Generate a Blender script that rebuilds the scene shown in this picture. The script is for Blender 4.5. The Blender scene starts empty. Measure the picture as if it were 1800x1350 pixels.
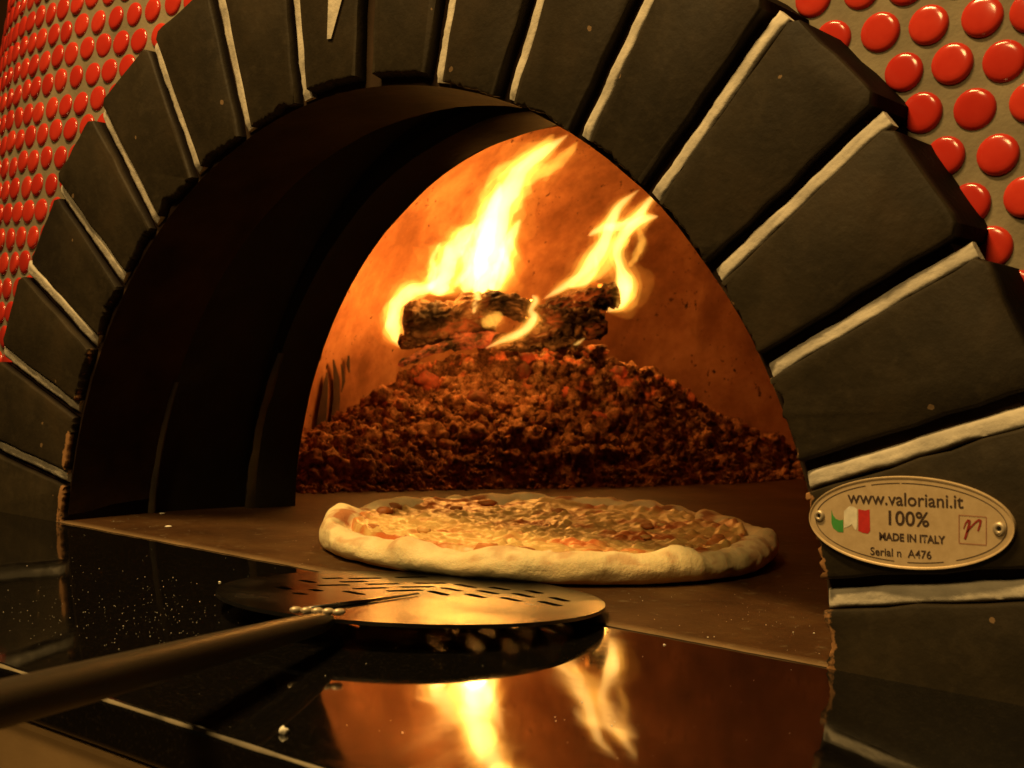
import bpy, bmesh, math, random
import numpy as np
from mathutils import Vector, Matrix, noise
from mathutils.geometry import delaunay_2d_cdt

sc = bpy.context.scene
col = sc.collection
rng = random.Random(7)
S = 0.27                      # one building unit = half the width of the oven mouth = 27 cm

# ------------------------------------------------------------------ camera
CAM = Vector((1.82830275, -1.80455593, 0.4501362))
RI = Vector((0.78064401, 0.62413044, 0.03249807))
UP = Vector((-0.0418104741, 0.000271495859, 0.999125523))
FW = Vector((-0.62357583, 0.78132012, -0.02630713))
FPX = 2320.74
cd = bpy.data.cameras.new('camera'); cam = bpy.data.objects.new('camera', cd); col.objects.link(cam)
cam.matrix_world = Matrix(((RI.x, UP.x, -FW.x, CAM.x * S), (RI.y, UP.y, -FW.y, CAM.y * S), (RI.z, UP.z, -FW.z, CAM.z * S), (0, 0, 0, 1)))
cd.sensor_width = 36; cd.lens = FPX / 1800 * 36; cd.clip_start = 0.01; cd.clip_end = 50
cd.dof.use_dof = True; cd.dof.focus_distance = 2.45 * S; cd.dof.aperture_fstop = 26
sc.camera = cam

# ------------------------------------------------------------------ world, lamps, exposure
w = bpy.data.worlds.new('World'); sc.world = w; w.use_nodes = True
bgn = w.node_tree.nodes['Background']
bgn.inputs[0].default_value = (1.0, 0.62, 0.25, 1); bgn.inputs[1].default_value = 0.012

def area(name, loc, target, size, energy, color, size_y=None):
    ld = bpy.data.lights.new(name, 'AREA'); ld.shape = 'RECTANGLE' if size_y else 'DISK'; ld.size = size; ld.size_y = size_y or size; ld.energy = energy; ld.color = color
    o = bpy.data.objects.new(name, ld); col.objects.link(o)
    o.location = Vector(loc) * S
    d = (Vector(target) - Vector(loc)).normalized()
    o.rotation_euler = d.to_track_quat('-Z', 'Y').to_euler()
    return o
area('ceiling_lamp', (-0.35, -2.0, 4.7), (0.1, 0.0, 0.6), 0.42, 23.0, (1.0, 0.63, 0.215), 0.10)
area('room_lamp', (0.9, -5.4, 5.2), (0.6, 0.0, 0.6), 0.35, 13.0, (1.0, 0.64, 0.22))
sc.view_settings.view_transform = 'Standard'; sc.view_settings.look = 'None'
sc.view_settings.exposure = 0.0; sc.view_settings.gamma = 1.0
sc.render.engine = 'CYCLES'
sc.cycles.max_bounces = 8; sc.cycles.diffuse_bounces = 4; sc.cycles.glossy_bounces = 4; sc.cycles.volume_bounces = 0
sc.cycles.sample_clamp_indirect = 4.0; sc.cycles.caustics_reflective = False; sc.cycles.caustics_refractive = False

# ------------------------------------------------------------------ helpers
def ray(px, py):
    return FW + RI * ((px - 900) / FPX) + UP * ((675 - py) / FPX)
def at(px, py, dist):                     # point (units) seen at a pixel, at a distance along the view axis
    return CAM + ray(px, py) * dist
def on_plane(px, py, p0, n):
    d = ray(px, py); t = (Vector(p0) - CAM).dot(n) / d.dot(n)
    return CAM + d * t

def tag(o, label=None, cat=None, group=None, kind=None):
    if label: o['label'] = label
    if cat: o['category'] = cat
    if group: o['group'] = group
    if kind: o['kind'] = kind
    return o
def empty(name, loc=(0, 0, 0), parent=None):
    o = bpy.data.objects.new(name, None); o.empty_display_size = 0.02
    col.objects.link(o); o.location = Vector(loc) * S
    if parent: o.parent = parent; o.matrix_parent_inverse = Matrix()
    return o
def wloc(o):
    v = Vector(o.location)
    while o.parent: o = o.parent; v = v + Vector(o.location)
    return v
def link(name, me, mat, parent=None, org=None):
    """org: world origin in units (verts of me are already metres relative to it)"""
    o = bpy.data.objects.new(name, me); col.objects.link(o)
    loc = Vector(org) * S if org is not None else Vector((0, 0, 0))
    if parent: o.parent = parent; loc = loc - wloc(parent)
    o.location = loc
    if mat and not me.materials: me.materials.append(mat)
    return o
def mesh(name, verts, faces, mat, parent=None, org=(0, 0, 0), smooth=False):
    """verts in world units; stored in metres relative to org"""
    me = bpy.data.meshes.new(name)
    V = (np.asarray(verts, dtype=np.float64) - np.asarray(org, dtype=np.float64)) * S
    me.from_pydata(V.tolist(), [], faces if isinstance(faces, list) else faces.tolist())
    me.update()
    if smooth: me.polygons.foreach_set('use_smooth', [True] * len(me.polygons))
    return link(name, me, mat, parent, org)
def grid_faces(nu, nv, closed_u=False, closed_v=False):
    F = []
    for i in range(nu if closed_u else nu - 1):
        for j in range(nv if closed_v else nv - 1):
            a = i * nv + j; b = ((i + 1) % nu) * nv + j
            c = ((i + 1) % nu) * nv + (j + 1) % nv; d = i * nv + (j + 1) % nv
            F.append((a, b, c, d))
    return F
def fbm(p, o=4, h=0.9, l=2.1):
    return noise.fractal(Vector(p), h, l, o, noise_basis='PERLIN_ORIGINAL')

# ------------------------------------------------------------------ materials
def newmat(name):
    m = bpy.data.materials.new(name); m.use_nodes = True
    nt = m.node_tree; return m, nt, nt.nodes['Principled BSDF']
def N(nt, t, **kw):
    n = nt.nodes.new(t)
    for k, v in kw.items():
        if k.startswith('i_'): n.inputs[k[2:].replace('_', ' ')].default_value = v
        else: setattr(n, k, v)
    return n
def ramp(nt, fac, stops, interp='LINEAR'):
    n = nt.nodes.new('ShaderNodeValToRGB'); cr = n.color_ramp; cr.interpolation = interp
    while len(cr.elements) > 1: cr.elements.remove(cr.elements[-1])
    cr.elements[0].position, c = stops[0][0], stops[0][1]; cr.elements[0].color = (*c, 1) if len(c) == 3 else c
    for p, c in stops[1:]:
        e = cr.elements.new(p); e.color = (*c, 1) if len(c) == 3 else c
    nt.links.new(fac, n.inputs[0]); return n
def nz(nt, vec, scale, detail=4, rough=0.55, dist=0.0):
    n = N(nt, 'ShaderNodeTexNoise'); n.inputs['Scale'].default_value = scale; n.inputs['Detail'].default_value = detail
    n.inputs['Roughness'].default_value = rough; n.inputs['Distortion'].default_value = dist
    if vec is not None: nt.links.new(vec, n.inputs['Vector'])
    return n
def mixc(nt, fac, a, b, mode='MIX'):
    n = N(nt, 'ShaderNodeMix', data_type='RGBA', blend_type=mode)
    for s, v in ((0, fac), (6, a), (7, b)):
        if hasattr(v, 'is_linked') or hasattr(v, 'links'): nt.links.new(v, n.inputs[s])
        elif isinstance(v, (int, float)): n.inputs[s].default_value = v
        else: n.inputs[s].default_value = (*v, 1)
    return n.outputs[2]
def bump(nt, b, h, strength=0.3, dist=0.001):
    n = N(nt, 'ShaderNodeBump'); n.inputs['Strength'].default_value = strength; n.inputs['Distance'].default_value = dist
    nt.links.new(h, n.inputs['Height']); nt.links.new(n.outputs[0], b.inputs['Normal'])
    return n
def coords(nt, obj=None):
    n = N(nt, 'ShaderNodeTexCoord')
    if obj: n.object = obj
    return n.outputs['Object']
def gpos(nt): return N(nt, 'ShaderNodeNewGeometry').outputs['Position']

def simple(name, color, rough=0.6, metal=0.0, spec=0.5, var=0.25, scale=40, bumps=0.2, bscale=200, bdist=0.0006):
    m, nt, b = newmat(name); v = gpos(nt)
    n = nz(nt, v, scale)
    r = ramp(nt, n.outputs[0], [(0.3, tuple(c * (1 - var) for c in color)), (0.7, tuple(min(1, c * (1 + var)) for c in color))])
    nt.links.new(r.outputs[0], b.inputs['Base Color'])
    b.inputs['Roughness'].default_value = rough; b.inputs['Metallic'].default_value = metal; b.inputs['Specular IOR Level'].default_value = spec
    if bumps: bump(nt, b, nz(nt, v, bscale, 5).outputs[0], bumps, bdist)
    return m

def m_brick():
    m, nt, b = newmat('black_painted_firebrick'); v = gpos(nt)
    n1 = nz(nt, v, 20, 7, 0.65); n2 = nz(nt, v, 90, 6, 0.7); n3 = nz(nt, v, 260, 3)
    base = ramp(nt, n1.outputs[0], [(0.32, (0.0150, 0.0108, 0.0048)), (0.52, (0.0255, 0.0180, 0.0082)), (0.68, (0.038, 0.025, 0.0110))])
    dust = ramp(nt, n2.outputs[0], [(0.5, (0, 0, 0)), (0.72, (1, 1, 1))])
    c = mixc(nt, dust.outputs[0], base.outputs[0], (0.036, 0.026, 0.013))
    # small flecks of plaster and chips of clay
    vo = N(nt, 'ShaderNodeTexVoronoi'); vo.inputs['Scale'].default_value = 62; nt.links.new(v, vo.inputs['Vector'])
    sep = N(nt, 'ShaderNodeSeparateColor'); nt.links.new(vo.outputs['Color'], sep.inputs[0])
    pick = N(nt, 'ShaderNodeMath', operation='GREATER_THAN'); pick.inputs[1].default_value = 0.66; nt.links.new(sep.outputs[0], pick.inputs[0])
    nd = N(nt, 'ShaderNodeMath', operation='MULTIPLY_ADD'); nd.inputs[1].default_value = 0.16; nt.links.new(n3.outputs[0], nd.inputs[0]); nt.links.new(vo.outputs['Distance'], nd.inputs[2])
    near = N(nt, 'ShaderNodeMath', operation='LESS_THAN'); near.inputs[1].default_value = 0.165; nt.links.new(nd.outputs[0], near.inputs[0])
    fl = N(nt, 'ShaderNodeMath', operation='MULTIPLY'); nt.links.new(pick.outputs[0], fl.inputs[0]); nt.links.new(near.outputs[0], fl.inputs[1])
    c = mixc(nt, fl.outputs[0], c, (0.17, 0.105, 0.05))
    # bare clay along the knocked inner edge: distance from the centre of the arch
    xyz = N(nt, 'ShaderNodeSeparateXYZ'); nt.links.new(v, xyz.inputs[0])
    cx = N(nt, 'ShaderNodeCombineXYZ'); nt.links.new(xyz.outputs[0], cx.inputs[0])
    za = N(nt, 'ShaderNodeMath', operation='ADD'); za.inputs[1].default_value = 0.08 * S; nt.links.new(xyz.outputs[2], za.inputs[0]); nt.links.new(za.outputs[0], cx.inputs[2])
    ln = N(nt, 'ShaderNodeVectorMath', operation='LENGTH'); nt.links.new(cx.outputs[0], ln.inputs[0])
    mr = N(nt, 'ShaderNodeMapRange'); nt.links.new(ln.outputs['Value'], mr.inputs[0])
    mr.inputs[1].default_value = 1.012 * S; mr.inputs[2].default_value = 1.05 * S; mr.inputs[3].default_value = 0.62; mr.inputs[4].default_value = 0.0
    n4 = nz(nt, v, 55, 5, 0.65)
    ad = N(nt, 'ShaderNodeMath', operation='ADD'); nt.links.new(mr.outputs[0], ad.inputs[0]); nt.links.new(n4.outputs[0], ad.inputs[1])
    chip = ramp(nt, ad.outputs[0], [(0.0, (0, 0, 0)), (1.02, (0, 0, 0))]); chip.color_ramp.elements[1].position = 0.999
    gt = N(nt, 'ShaderNodeMapRange'); nt.links.new(ad.outputs[0], gt.inputs[0]); gt.inputs[1].default_value = 1.08; gt.inputs[2].default_value = 1.13
    c = mixc(nt, gt.outputs[0], c, (0.30, 0.15, 0.06))
    # smoke blackens and browns the inside (soffit)
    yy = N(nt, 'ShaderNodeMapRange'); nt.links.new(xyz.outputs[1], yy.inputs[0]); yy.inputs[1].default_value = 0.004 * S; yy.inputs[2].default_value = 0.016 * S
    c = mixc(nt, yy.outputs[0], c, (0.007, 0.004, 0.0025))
    nt.links.new(c, b.inputs['Base Color'])
    b.inputs['Roughness'].default_value = 0.66; b.inputs['Specular IOR Level'].default_value = 0.18
    hb = N(nt, 'ShaderNodeMath', operation='ADD'); nt.links.new(n2.outputs[0], hb.inputs[0]); nt.links.new(n3.outputs[0], hb.inputs[1])
    bump(nt, b, hb.outputs[0], 0.32, 0.0008)
    sp = N(nt, 'ShaderNodeMapRange'); nt.links.new(xyz.outputs[1], sp.inputs[0]); sp.inputs[1].default_value = 0.01 * S; sp.inputs[2].default_value = 0.03 * S; sp.inputs[3].default_value = 0.18; sp.inputs[4].default_value = 0.02
    nt.links.new(sp.outputs[0], b.inputs['Specular IOR Level'])
    return m
M_BRICK = m_brick()
M_MORTAR = simple('pale_mortar', (0.45, 0.40, 0.32), 0.9, var=0.3, scale=60, bumps=0.5, bscale=400, bdist=0.0008)
M_GROUT = simple('tan_grout', (0.19, 0.155, 0.095), 0.9, var=0.3, scale=30, bumps=0.5, bscale=300, bdist=0.0008)
M_SOOT = simple('soot_black', (0.011, 0.008, 0.005), 0.55, var=0.5, scale=18, bumps=0.3, bscale=120, bdist=0.001, spec=0.25)
M_JAMB_HIGHLIGHT = simple('painted_jamb_highlight', (0.05, 0.032, 0.010), 0.6, var=0.8, scale=22, bumps=0.3, bscale=120, bdist=0.001)  # lighter brown standing in for the highlight on the jamb edges

def m_tile():
    m, nt, b = newmat('glazed_red_tile')
    oi = N(nt, 'ShaderNodeObjectInfo')
    r = ramp(nt, oi.outputs['Random'], [(0, (0.42, 0.026, 0.014)), (0.5, (0.54, 0.038, 0.020)), (1, (0.62, 0.055, 0.025))])
    n = nz(nt, gpos(nt), 120, 3)
    c = mixc(nt, n.outputs[0], r.outputs[0], (0.40, 0.02, 0.012))
    nt.links.new(c, b.inputs['Base Color']); b.inputs['Roughness'].default_value = 0.16; b.inputs['Specular IOR Level'].default_value = 0.55
    bump(nt, b, nz(nt, gpos(nt), 90, 2).outputs[0], 0.12, 0.001)
    return m
M_TILE = m_tile()

def m_granite():
    m, nt, b = newmat('polished_black_granite'); v = gpos(nt)
    n = nz(nt, v, 700, 2, 0.6)
    r = ramp(nt, n.outputs[0], [(0.55, (0.004, 0.0035, 0.003)), (0.75, (0.014, 0.011, 0.008))])
    nt.links.new(r.outputs[0], b.inputs['Base Color'])
    n2 = nz(nt, v, 18, 7, 0.65, 0.8)
    rr = ramp(nt, n2.outputs[0], [(0.35, (0.02,) * 3), (0.55, (0.06,) * 3), (0.75, (0.15,) * 3)]); nt.links.new(rr.outputs[0], b.inputs['Roughness'])
    b.inputs['IOR'].default_value = 2.15
    bump(nt, b, nz(nt, v, 9, 3).outputs[0], 0.05, 0.002)
    return m
M_GRANITE = m_granite()

def m_hearth():
    m, nt, b = newmat('worn_hearth_stone'); v = gpos(nt)
    n1 = nz(nt, v, 16, 8, 0.65); n2 = nz(nt, v, 120, 4)
    r = ramp(nt, n1.outputs[0], [(0.32, (0.032, 0.013, 0.0035)), (0.5, (0.056, 0.024, 0.007)), (0.68, (0.088, 0.044, 0.014))])
    d = ramp(nt, n2.outputs[0], [(0.6, (0, 0, 0)), (0.75, (1, 1, 1))])
    c = mixc(nt, d.outputs[0], r.outputs[0], (0.12, 0.085, 0.045))
    xyz = N(nt, 'ShaderNodeSeparateXYZ'); nt.links.new(v, xyz.inputs[0])
    e = N(nt, 'ShaderNodeMapRange'); nt.links.new(xyz.outputs[1], e.inputs[0]); e.inputs[1].default_value = 0.0; e.inputs[2].default_value = 0.035 * S; e.inputs[3].default_value = 1; e.inputs[4].default_value = 0
    em = N(nt, 'ShaderNodeMath', operation='MULTIPLY'); nt.links.new(e.outputs[0], em.inputs[0]); nt.links.new(n1.outputs[0], em.inputs[1])
    c = mixc(nt, em.outputs[0], c, (0.30, 0.2, 0.10))
    nt.links.new(c, b.inputs['Base Color']); b.inputs['Roughness'].default_value = 0.55; b.inputs['Specular IOR Level'].default_value = 0.22
    bump(nt, b, n2.outputs[0], 0.35, 0.0010)
    return m
M_HEARTH = m_hearth()

def m_chamber():
    m, nt, b = newmat('refractory_dome'); v = gpos(nt)
    n1 = nz(nt, v, 11, 8, 0.68); n2 = nz(nt, v, 60, 5)
    r = ramp(nt, n1.outputs[0], [(0.36, (0.17, 0.064, 0.028)), (0.5, (0.31, 0.128, 0.060)), (0.64, (0.45, 0.205, 0.105))])
    # pits, gathered in patches
    mq = N(nt, 'ShaderNodeMapping'); mq.inputs['Scale'].default_value = (1, 1, 0.6); nt.links.new(v, mq.inputs[0])
    n5 = nz(nt, mq.outputs[0], 190, 3, 0.6); n6 = nz(nt, v, 22, 3)
    pa = N(nt, 'ShaderNodeMath', operation='MULTIPLY_ADD'); pa.inputs[1].default_value = 0.45; nt.links.new(n6.outputs[0], pa.inputs[0]); nt.links.new(n5.outputs[0], pa.inputs[2])
    pit = N(nt, 'ShaderNodeMapRange'); nt.links.new(pa.outputs[0], pit.inputs[0]); pit.inputs[1].default_value = 0.905; pit.inputs[2].default_value = 0.945
    c = mixc(nt, pit.outputs[0], r.outputs[0], (0.05, 0.018, 0.008))
    # long smears of soot
    mp = N(nt, 'ShaderNodeMapping'); mp.inputs['Scale'].default_value = (1, 1, 0.35); nt.links.new(v, mp.inputs[0])
    n3 = nz(nt, mp.outputs[0], 14, 4, 0.6, 0.6)
    sm = ramp(nt, n3.outputs[0], [(0.48, (0, 0, 0)), (0.72, (0.75, 0.75, 0.75))])
    c = mixc(nt, sm.outputs[0], c, (0.17, 0.06, 0.022))
    nt.links.new(c, b.inputs['Base Color']); b.inputs['Roughness'].default_value = 0.9; b.inputs['Specular IOR Level'].default_value = 0.2
    inv = N(nt, 'ShaderNodeMath', operation='SUBTRACT'); inv.inputs[0].default_value = 1; nt.links.new(pit.outputs[0], inv.inputs[1])
    ad = N(nt, 'ShaderNodeMath', operation='MULTIPLY_ADD'); ad.inputs[1].default_value = 0.5; nt.links.new(n2.outputs[0], ad.inputs[0]); nt.links.new(inv.outputs[0], ad.inputs[2])
    bump(nt, b, ad.outputs[0], 0.5, 0.003)
    return m
M_CHAMBER = m_chamber()

# ================================================================== SETTING
def box_mesh(name, x0, x1, y0, y1, z0, z1, mat, parent=None, bev=0.0, seg=3):
    bm = bmesh.new(); bmesh.ops.create_cube(bm, size=1)
    c = Vector(((x0 + x1) / 2, (y0 + y1) / 2, z0))
    for vv in bm.verts:
        vv.co = Vector((vv.co.x * (x1 - x0), vv.co.y * (y1 - y0), (vv.co.z + .5) * (z1 - z0))) * S
    if bev: bmesh.ops.bevel(bm, geom=bm.edges[:], offset=bev * S, segments=seg, profile=0.5, affect='EDGES')
    me = bpy.data.meshes.new(name); bm.to_mesh(me); bm.free()
    return link(name, me, mat, parent, c)

M_FLOOR = simple('brown_floor', (0.16, 0.10, 0.05), 0.5, var=0.35, scale=8, bumps=0.1)
M_WALL = simple('brown_wall', (0.30, 0.14, 0.06), 0.8, var=0.3, scale=3, bumps=0.2)
M_DARKWOOD = simple('dark_beam', (0.012, 0.008, 0.005), 0.5, var=0.3, scale=20)
M_CABINET = simple('brown_cabinet_panel', (0.24, 0.15, 0.065), 0.45, var=0.3, scale=12, bumps=0.15)
tag(box_mesh('floor', -14, 10, -12, 9, -3.6, -3.5, M_FLOOR), kind='structure')
tag(box_mesh('wall', -14, 10, 6.0, 6.3, -3.5, 8, M_WALL), kind='structure')
bm_ = box_mesh('beam', -14, -3.4, 5.7, 5.98, 2.35, 2.75, M_DARKWOOD)
tag(bm_, 'dark beam along the brown wall at the top left corner behind the oven', 'beam')

ct = box_mesh('granite_counter', -5, 3.2, -0.832, 0.6, -0.068, -0.003, M_GRANITE, bev=0.008, seg=5)
tag(ct, 'polished black granite counter slab in front of the oven mouth, mirroring the fire', 'counter')
M_ARRIS = simple('granite_edge_highlight', (0.16, 0.13, 0.085), 0.5, var=0.8, scale=45, bumps=0.3, bscale=200)  # pale colour that paints the bright highlight along the slab's front edge
def arris():
    V = []; n = 400; R_ = 0.0084
    for k in range(n):
        x = -3 + 5.6 * k / (n - 1); sp = 0.30 + 0.22 * fbm((x * 6, 0, 1), 4)
        for q in range(5):
            a = math.pi / 4 + sp * (q / 2 - 1); V.append((x, -0.832 + 0.008 - R_ * math.sin(a), -0.003 - 0.008 + R_ * math.cos(a)))
    mesh('edge_highlight', V, grid_faces(n, 5), M_ARRIS, ct, (0, -0.832, -0.003), True)
arris()
cb = empty('base_cabinet', (-1, -0.7, -3.5))
tag(cb, 'brown cabinet under the overhang of the black granite slab, lower left', 'cabinet')
for k in range(8):
    box_mesh('panel', -4.9 + k * 1.0, -3.915 + k * 1.0, -0.824, -0.77, -3.4, -0.070, M_CABINET, cb, bev=0.012)
box_mesh('plinth', -4.9, 3.1, -0.72, 0.5, -3.5, -3.4, M_DARKWOOD, cb)

# ================================================================== PIZZA OVEN
oven = empty('pizza_oven', (0, 0, 0))
tag(oven, 'wood fired pizza oven with black brick arch and red tiled dome', 'oven')
ZC = -0.08; R1 = 1.018; R2 = 1.372; DA = math.radians(9.93)
GAP = 0.0215; DEPTH = 0.27
def R1f(a): return 1.031 - 0.030 * (abs(a) / math.radians(80)) ** 2
def arc(a, r): return (r * math.sin(a), ZC + r * math.cos(a))

def brick(i):
    a0, a1 = i * DA, (i + 1) * DA
    am = (a0 + a1) / 2
    rr = random.Random(100 + i)
    r_d = 0.016 if i in (-1, 0) else rr.uniform(-0.002, 0.003)
    r_in = R1f(am) + r_d
    r_out = R2 + rr.uniform(-0.008, 0.010)
    g0 = GAP * rr.uniform(.85, 1.1); g1 = GAP * rr.uniform(.85, 1.1)
    pts = []
    def corner(a, r, off):   # off: shift sideways from the joint line
        x, z = arc(a, r); return (x + math.cos(a) * off, z - math.sin(a) * off)
    n = 26
    P0 = corner(a0, R1f(a0) + r_d, g0); P1 = corner(a1, R1f(a1) + r_d, -g1)
    for k in range(n + 1):      # knocked inner edge
        t = k / n
        x = P0[0] * (1 - t) + P1[0] * t; z = P0[1] * (1 - t) + P1[1] * t
        bulge = 4 * t * (1 - t) * (r_in * (1 - math.cos(DA / 2)))
        amp = 0.5 if i in (-1, 0) else 1.0
        c1 = fbm((i * 7.3 + t * 5.0, 1.7, 0.3), 3) * 0.0045 * amp + fbm((i * 3.1 + t * 22, 4.2, 0.9), 3) * 0.0042 * amp
        bite = 0
        for bt, bw, bd in BITES.get(i, ()):
            bite += 0.55 * bd * math.exp(-((t - bt) / bw) ** 2)
        if k in (0, n): c1 = abs(c1) * 0.7
        d = bulge * 0.8 + c1 + bite
        pts.append((x + math.sin(am) * d, z + math.cos(am) * d))
    Q1 = corner(a1, r_out, -g1); Q0 = corner(a0, r_out, g0)
    def seg(A, B, m, w):
        for k in range(1, m):
            t = k / m
            nx, nzv = -(B[1] - A[1]), (B[0] - A[0]); L = math.hypot(nx, nzv)
            o = fbm((i * 5.1 + t * 6, w, 2.2), 3) * 0.004
            pts.append((A[0] * (1 - t) + B[0] * t + nx / L * o, A[1] * (1 - t) + B[1] * t + nzv / L * o))
    seg(pts[-1], Q1, 8, 1.0 + i)
    # rounded outer corners
    def toward(A, B, d):
        L = math.hypot(B[0] - A[0], B[1] - A[1]); return (A[0] + (B[0] - A[0]) * d / L, A[1] + (B[1] - A[1]) * d / L)
    cr = 0.014
    pts.append(toward(Q1, pts[n], cr)); pts.append(toward(Q1, Q0, cr))
    seg(Q1, Q0, 6, 9.0 + i)
    pts.append(toward(Q0, Q1, cr)); pts.append(toward(Q0, pts[0], cr))
    seg(Q0, pts[0], 8, 17.0 + i)
    pts = [(x, max(z, -0.004)) for x, z in pts]          # the last bricks stand on the counter
    m = len(pts)
    cx = sum(p[0] for p in pts) / m; cz = sum(p[1] for p in pts) / m
    # orientation and inward offset per point
    area2 = sum(pts[k][0] * pts[(k + 1) % m][1] - pts[(k + 1) % m][0] * pts[k][1] for k in range(m))
    sg = 1 if area2 > 0 else -1
    def inset(d):
        out = []
        for k in range(m):
            A, B, C_ = pts[k - 2], pts[k], pts[(k + 2) % m]
            tx, tz = C_[0] - A[0], C_[1] - A[1]; L = math.hypot(tx, tz) or 1
            out.append((B[0] - tz / L * d * sg, B[1] + tx / L * d * sg))
        return out
    tilt = (rr.uniform(-.006, .006), rr.uniform(-.006, .006), rr.uniform(-.004, .004))
    rings = []
    for y, d in ((0.0, 0.0055), (0.0015, 0.002), (0.0055, 0.0), (0.03, 0.0), (0.15, 0.001), (DEPTH, 0.001)):
        ring = []
        for k, (x, z) in enumerate(inset(d)):
            yy = y
            if pts[k][1] < 0.012 and abs(i + .5) > 8: z = pts[k][1]
            if y < 0.02:
                yy += tilt[2] + tilt[0] * (x - cx) / .2 + tilt[1] * (z - cz) / .2 + 0.0012 * fbm((x * 9, z * 9, i))
            if k <= n and y > 0.02:            # behind the knocked edge the soffit is even
                f = 0.5 if y < 0.06 else 0.0
                x0, z0 = x, z; rd = math.hypot(x, z - ZC); tr = (R1f(math.atan2(x, z - ZC)) + 0.002) / rd
                x = x0 * (f + (1 - f) * tr); z = ZC + (z0 - ZC) * (f + (1 - f) * tr)
            if k <= n and 0.02 < y < 0.2:      # rough soffit
                rad = 0.0016 * fbm((x * 14, z * 14, y * 20))
                x += math.sin(am) * rad; z += math.cos(am) * rad
            ring.append((x, yy, max(z, -0.004)))
        rings.append(ring)
    V = [p for rg in rings for p in rg]; F = []
    for q in range(len(rings) - 1):
        for k in range(m):
            a, b = q * m + k, q * m + (k + 1) % m
            F.append((a, b, b + m, a + m))
    F.append(tuple(range(m))[::-1]); F.append(tuple(range((len(rings) - 1) * m, len(rings) * m)))
    o = mesh('brick', V, F, M_BRICK, oven, (cx, 0, cz))
    bm = bmesh.new(); bm.from_mesh(o.data); bmesh.ops.recalc_face_normals(bm, faces=bm.faces[:]); bm.to_mesh(o.data); bm.free()
    for p in o.data.polygons: p.use_smooth = len(p.vertices) == 4
    o.data.set_sharp_from_angle(angle=math.radians(40))
    return o
BITES = {8: ((0.35, 0.18, 0.02), (0.8, 0.06, 0.014)), 7: ((0.1, 0.05, 0.012), (0.6, 0.1, 0.012), (0.93, 0.05, 0.016)), 6: ((0.25, 0.06, 0.012),),
         -9: ((0.5, 0.1, 0.01),), -4: ((0.25, 0.14, 0.03), (0.85, 0.05, 0.01)), -3: ((0.3, 0.2, 0.022),), -2: ((0.7, 0.12, 0.018),), -5: ((0.6, 0.2, 0.012),), -6: ((0.5, 0.12, 0.012),), 2: ((0.5, .2, .006),)}
for i in range(-9, 9): brick(i)

def mortar(j):
    """wavy raked bead of mortar in the joint at angle j*DA"""
    a = j * DA; rr = random.Random(900 + j)
    ns, nc = 44, 10
    V = []
    half = GAP * (0.66 if j > 0 else 0.76)
    dirr = (math.sin(a), math.cos(a)); side = (math.cos(a), -math.sin(a))
    ra, rb = R1f(a) + 0.003, R2 - 0.002
    for k in range(ns):
        t = k / (ns - 1); r = ra + (rb - ra) * t
        wob = (0.34 if j > 0 else 0.26) * GAP + 0.003 * fbm((j * 4.7, t * 3, 0.5), 2); w = half * (1 + 0.10 * fbm((j * 2.1, t * 7, 3.3), 3))
        crown = 0.010 + 0.002 * fbm((j * 9.1, t * 6, 1.1), 3)
        end = min(1, min(t, 1 - t) * 14 + 0.35)
        for q in range(nc):
            s = q / (nc - 1) * 2 - 1
            # flat trowelled bead: full toward the lower side
            y = 0.019 - 0.003 * s - crown * end * (1 - abs(s) ** 6) + 0.0015 * fbm((j + s * 3, t * 40, s), 2)
            x = dirr[0] * r + side[0] * (s * w + wob); z = ZC + dirr[1] * r + side[1] * (s * w + wob)
            V.append((x, y, max(z, -0.003)))
    F = grid_faces(ns, nc)
    c0 = len(V)
    for k in range(ns):     # back edge of the bead, so it has depth
        for q in (0, nc - 1):
            v = V[k * nc + q]; V.append((v[0], 0.034, v[2]))
    for k in range(ns - 1):
        F.append((k * nc, c0 + 2 * k, c0 + 2 * k + 2, (k + 1) * nc)); F.append((k * nc + nc - 1, (k + 1) * nc + nc - 1, c0 + 2 * k + 3, c0 + 2 * k + 1))
    for k in (0, ns - 1):
        F.append(tuple(k * nc + q for q in range(nc)) + (c0 + 2 * k + 1, c0 + 2 * k))
    x, z = arc(a, (ra + rb) / 2)
    o = mesh('mortar_joint', V, F, M_MORTAR, oven, (x, 0.03, z), smooth=True)
    o.data.set_sharp_from_angle(angle=math.radians(60))
    return o
for j in range(-8, 9):
    if j != 0: mortar(j)
# wedge of mortar between the two keystones, wide at the top
def key_wedge():
    prof = [(-0.10, 1.047), (-0.086, 1.046), (-0.062, 1.12), (-0.03, 1.20), (0.0, 1.27), (-0.09, 1.27), (-0.098, 1.19), (-0.0985, 1.12)]
    V = [(x + .004 * fbm((x * 40, z * 40, 0)), -0.006 + .002 * fbm((x * 50, z * 50, 4)), z) for x, z in prof] + [(x, 0.03, z) for x, z in prof]
    n = len(prof); F = [tuple(range(n))[::-1]] + [(k, (k + 1) % n, (k + 1) % n + n, k + n) for k in range(n)]
    mesh('mortar_wedge', V, F, M_MORTAR, oven, (-0.07, 0, 1.15))
key_wedge()
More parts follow.
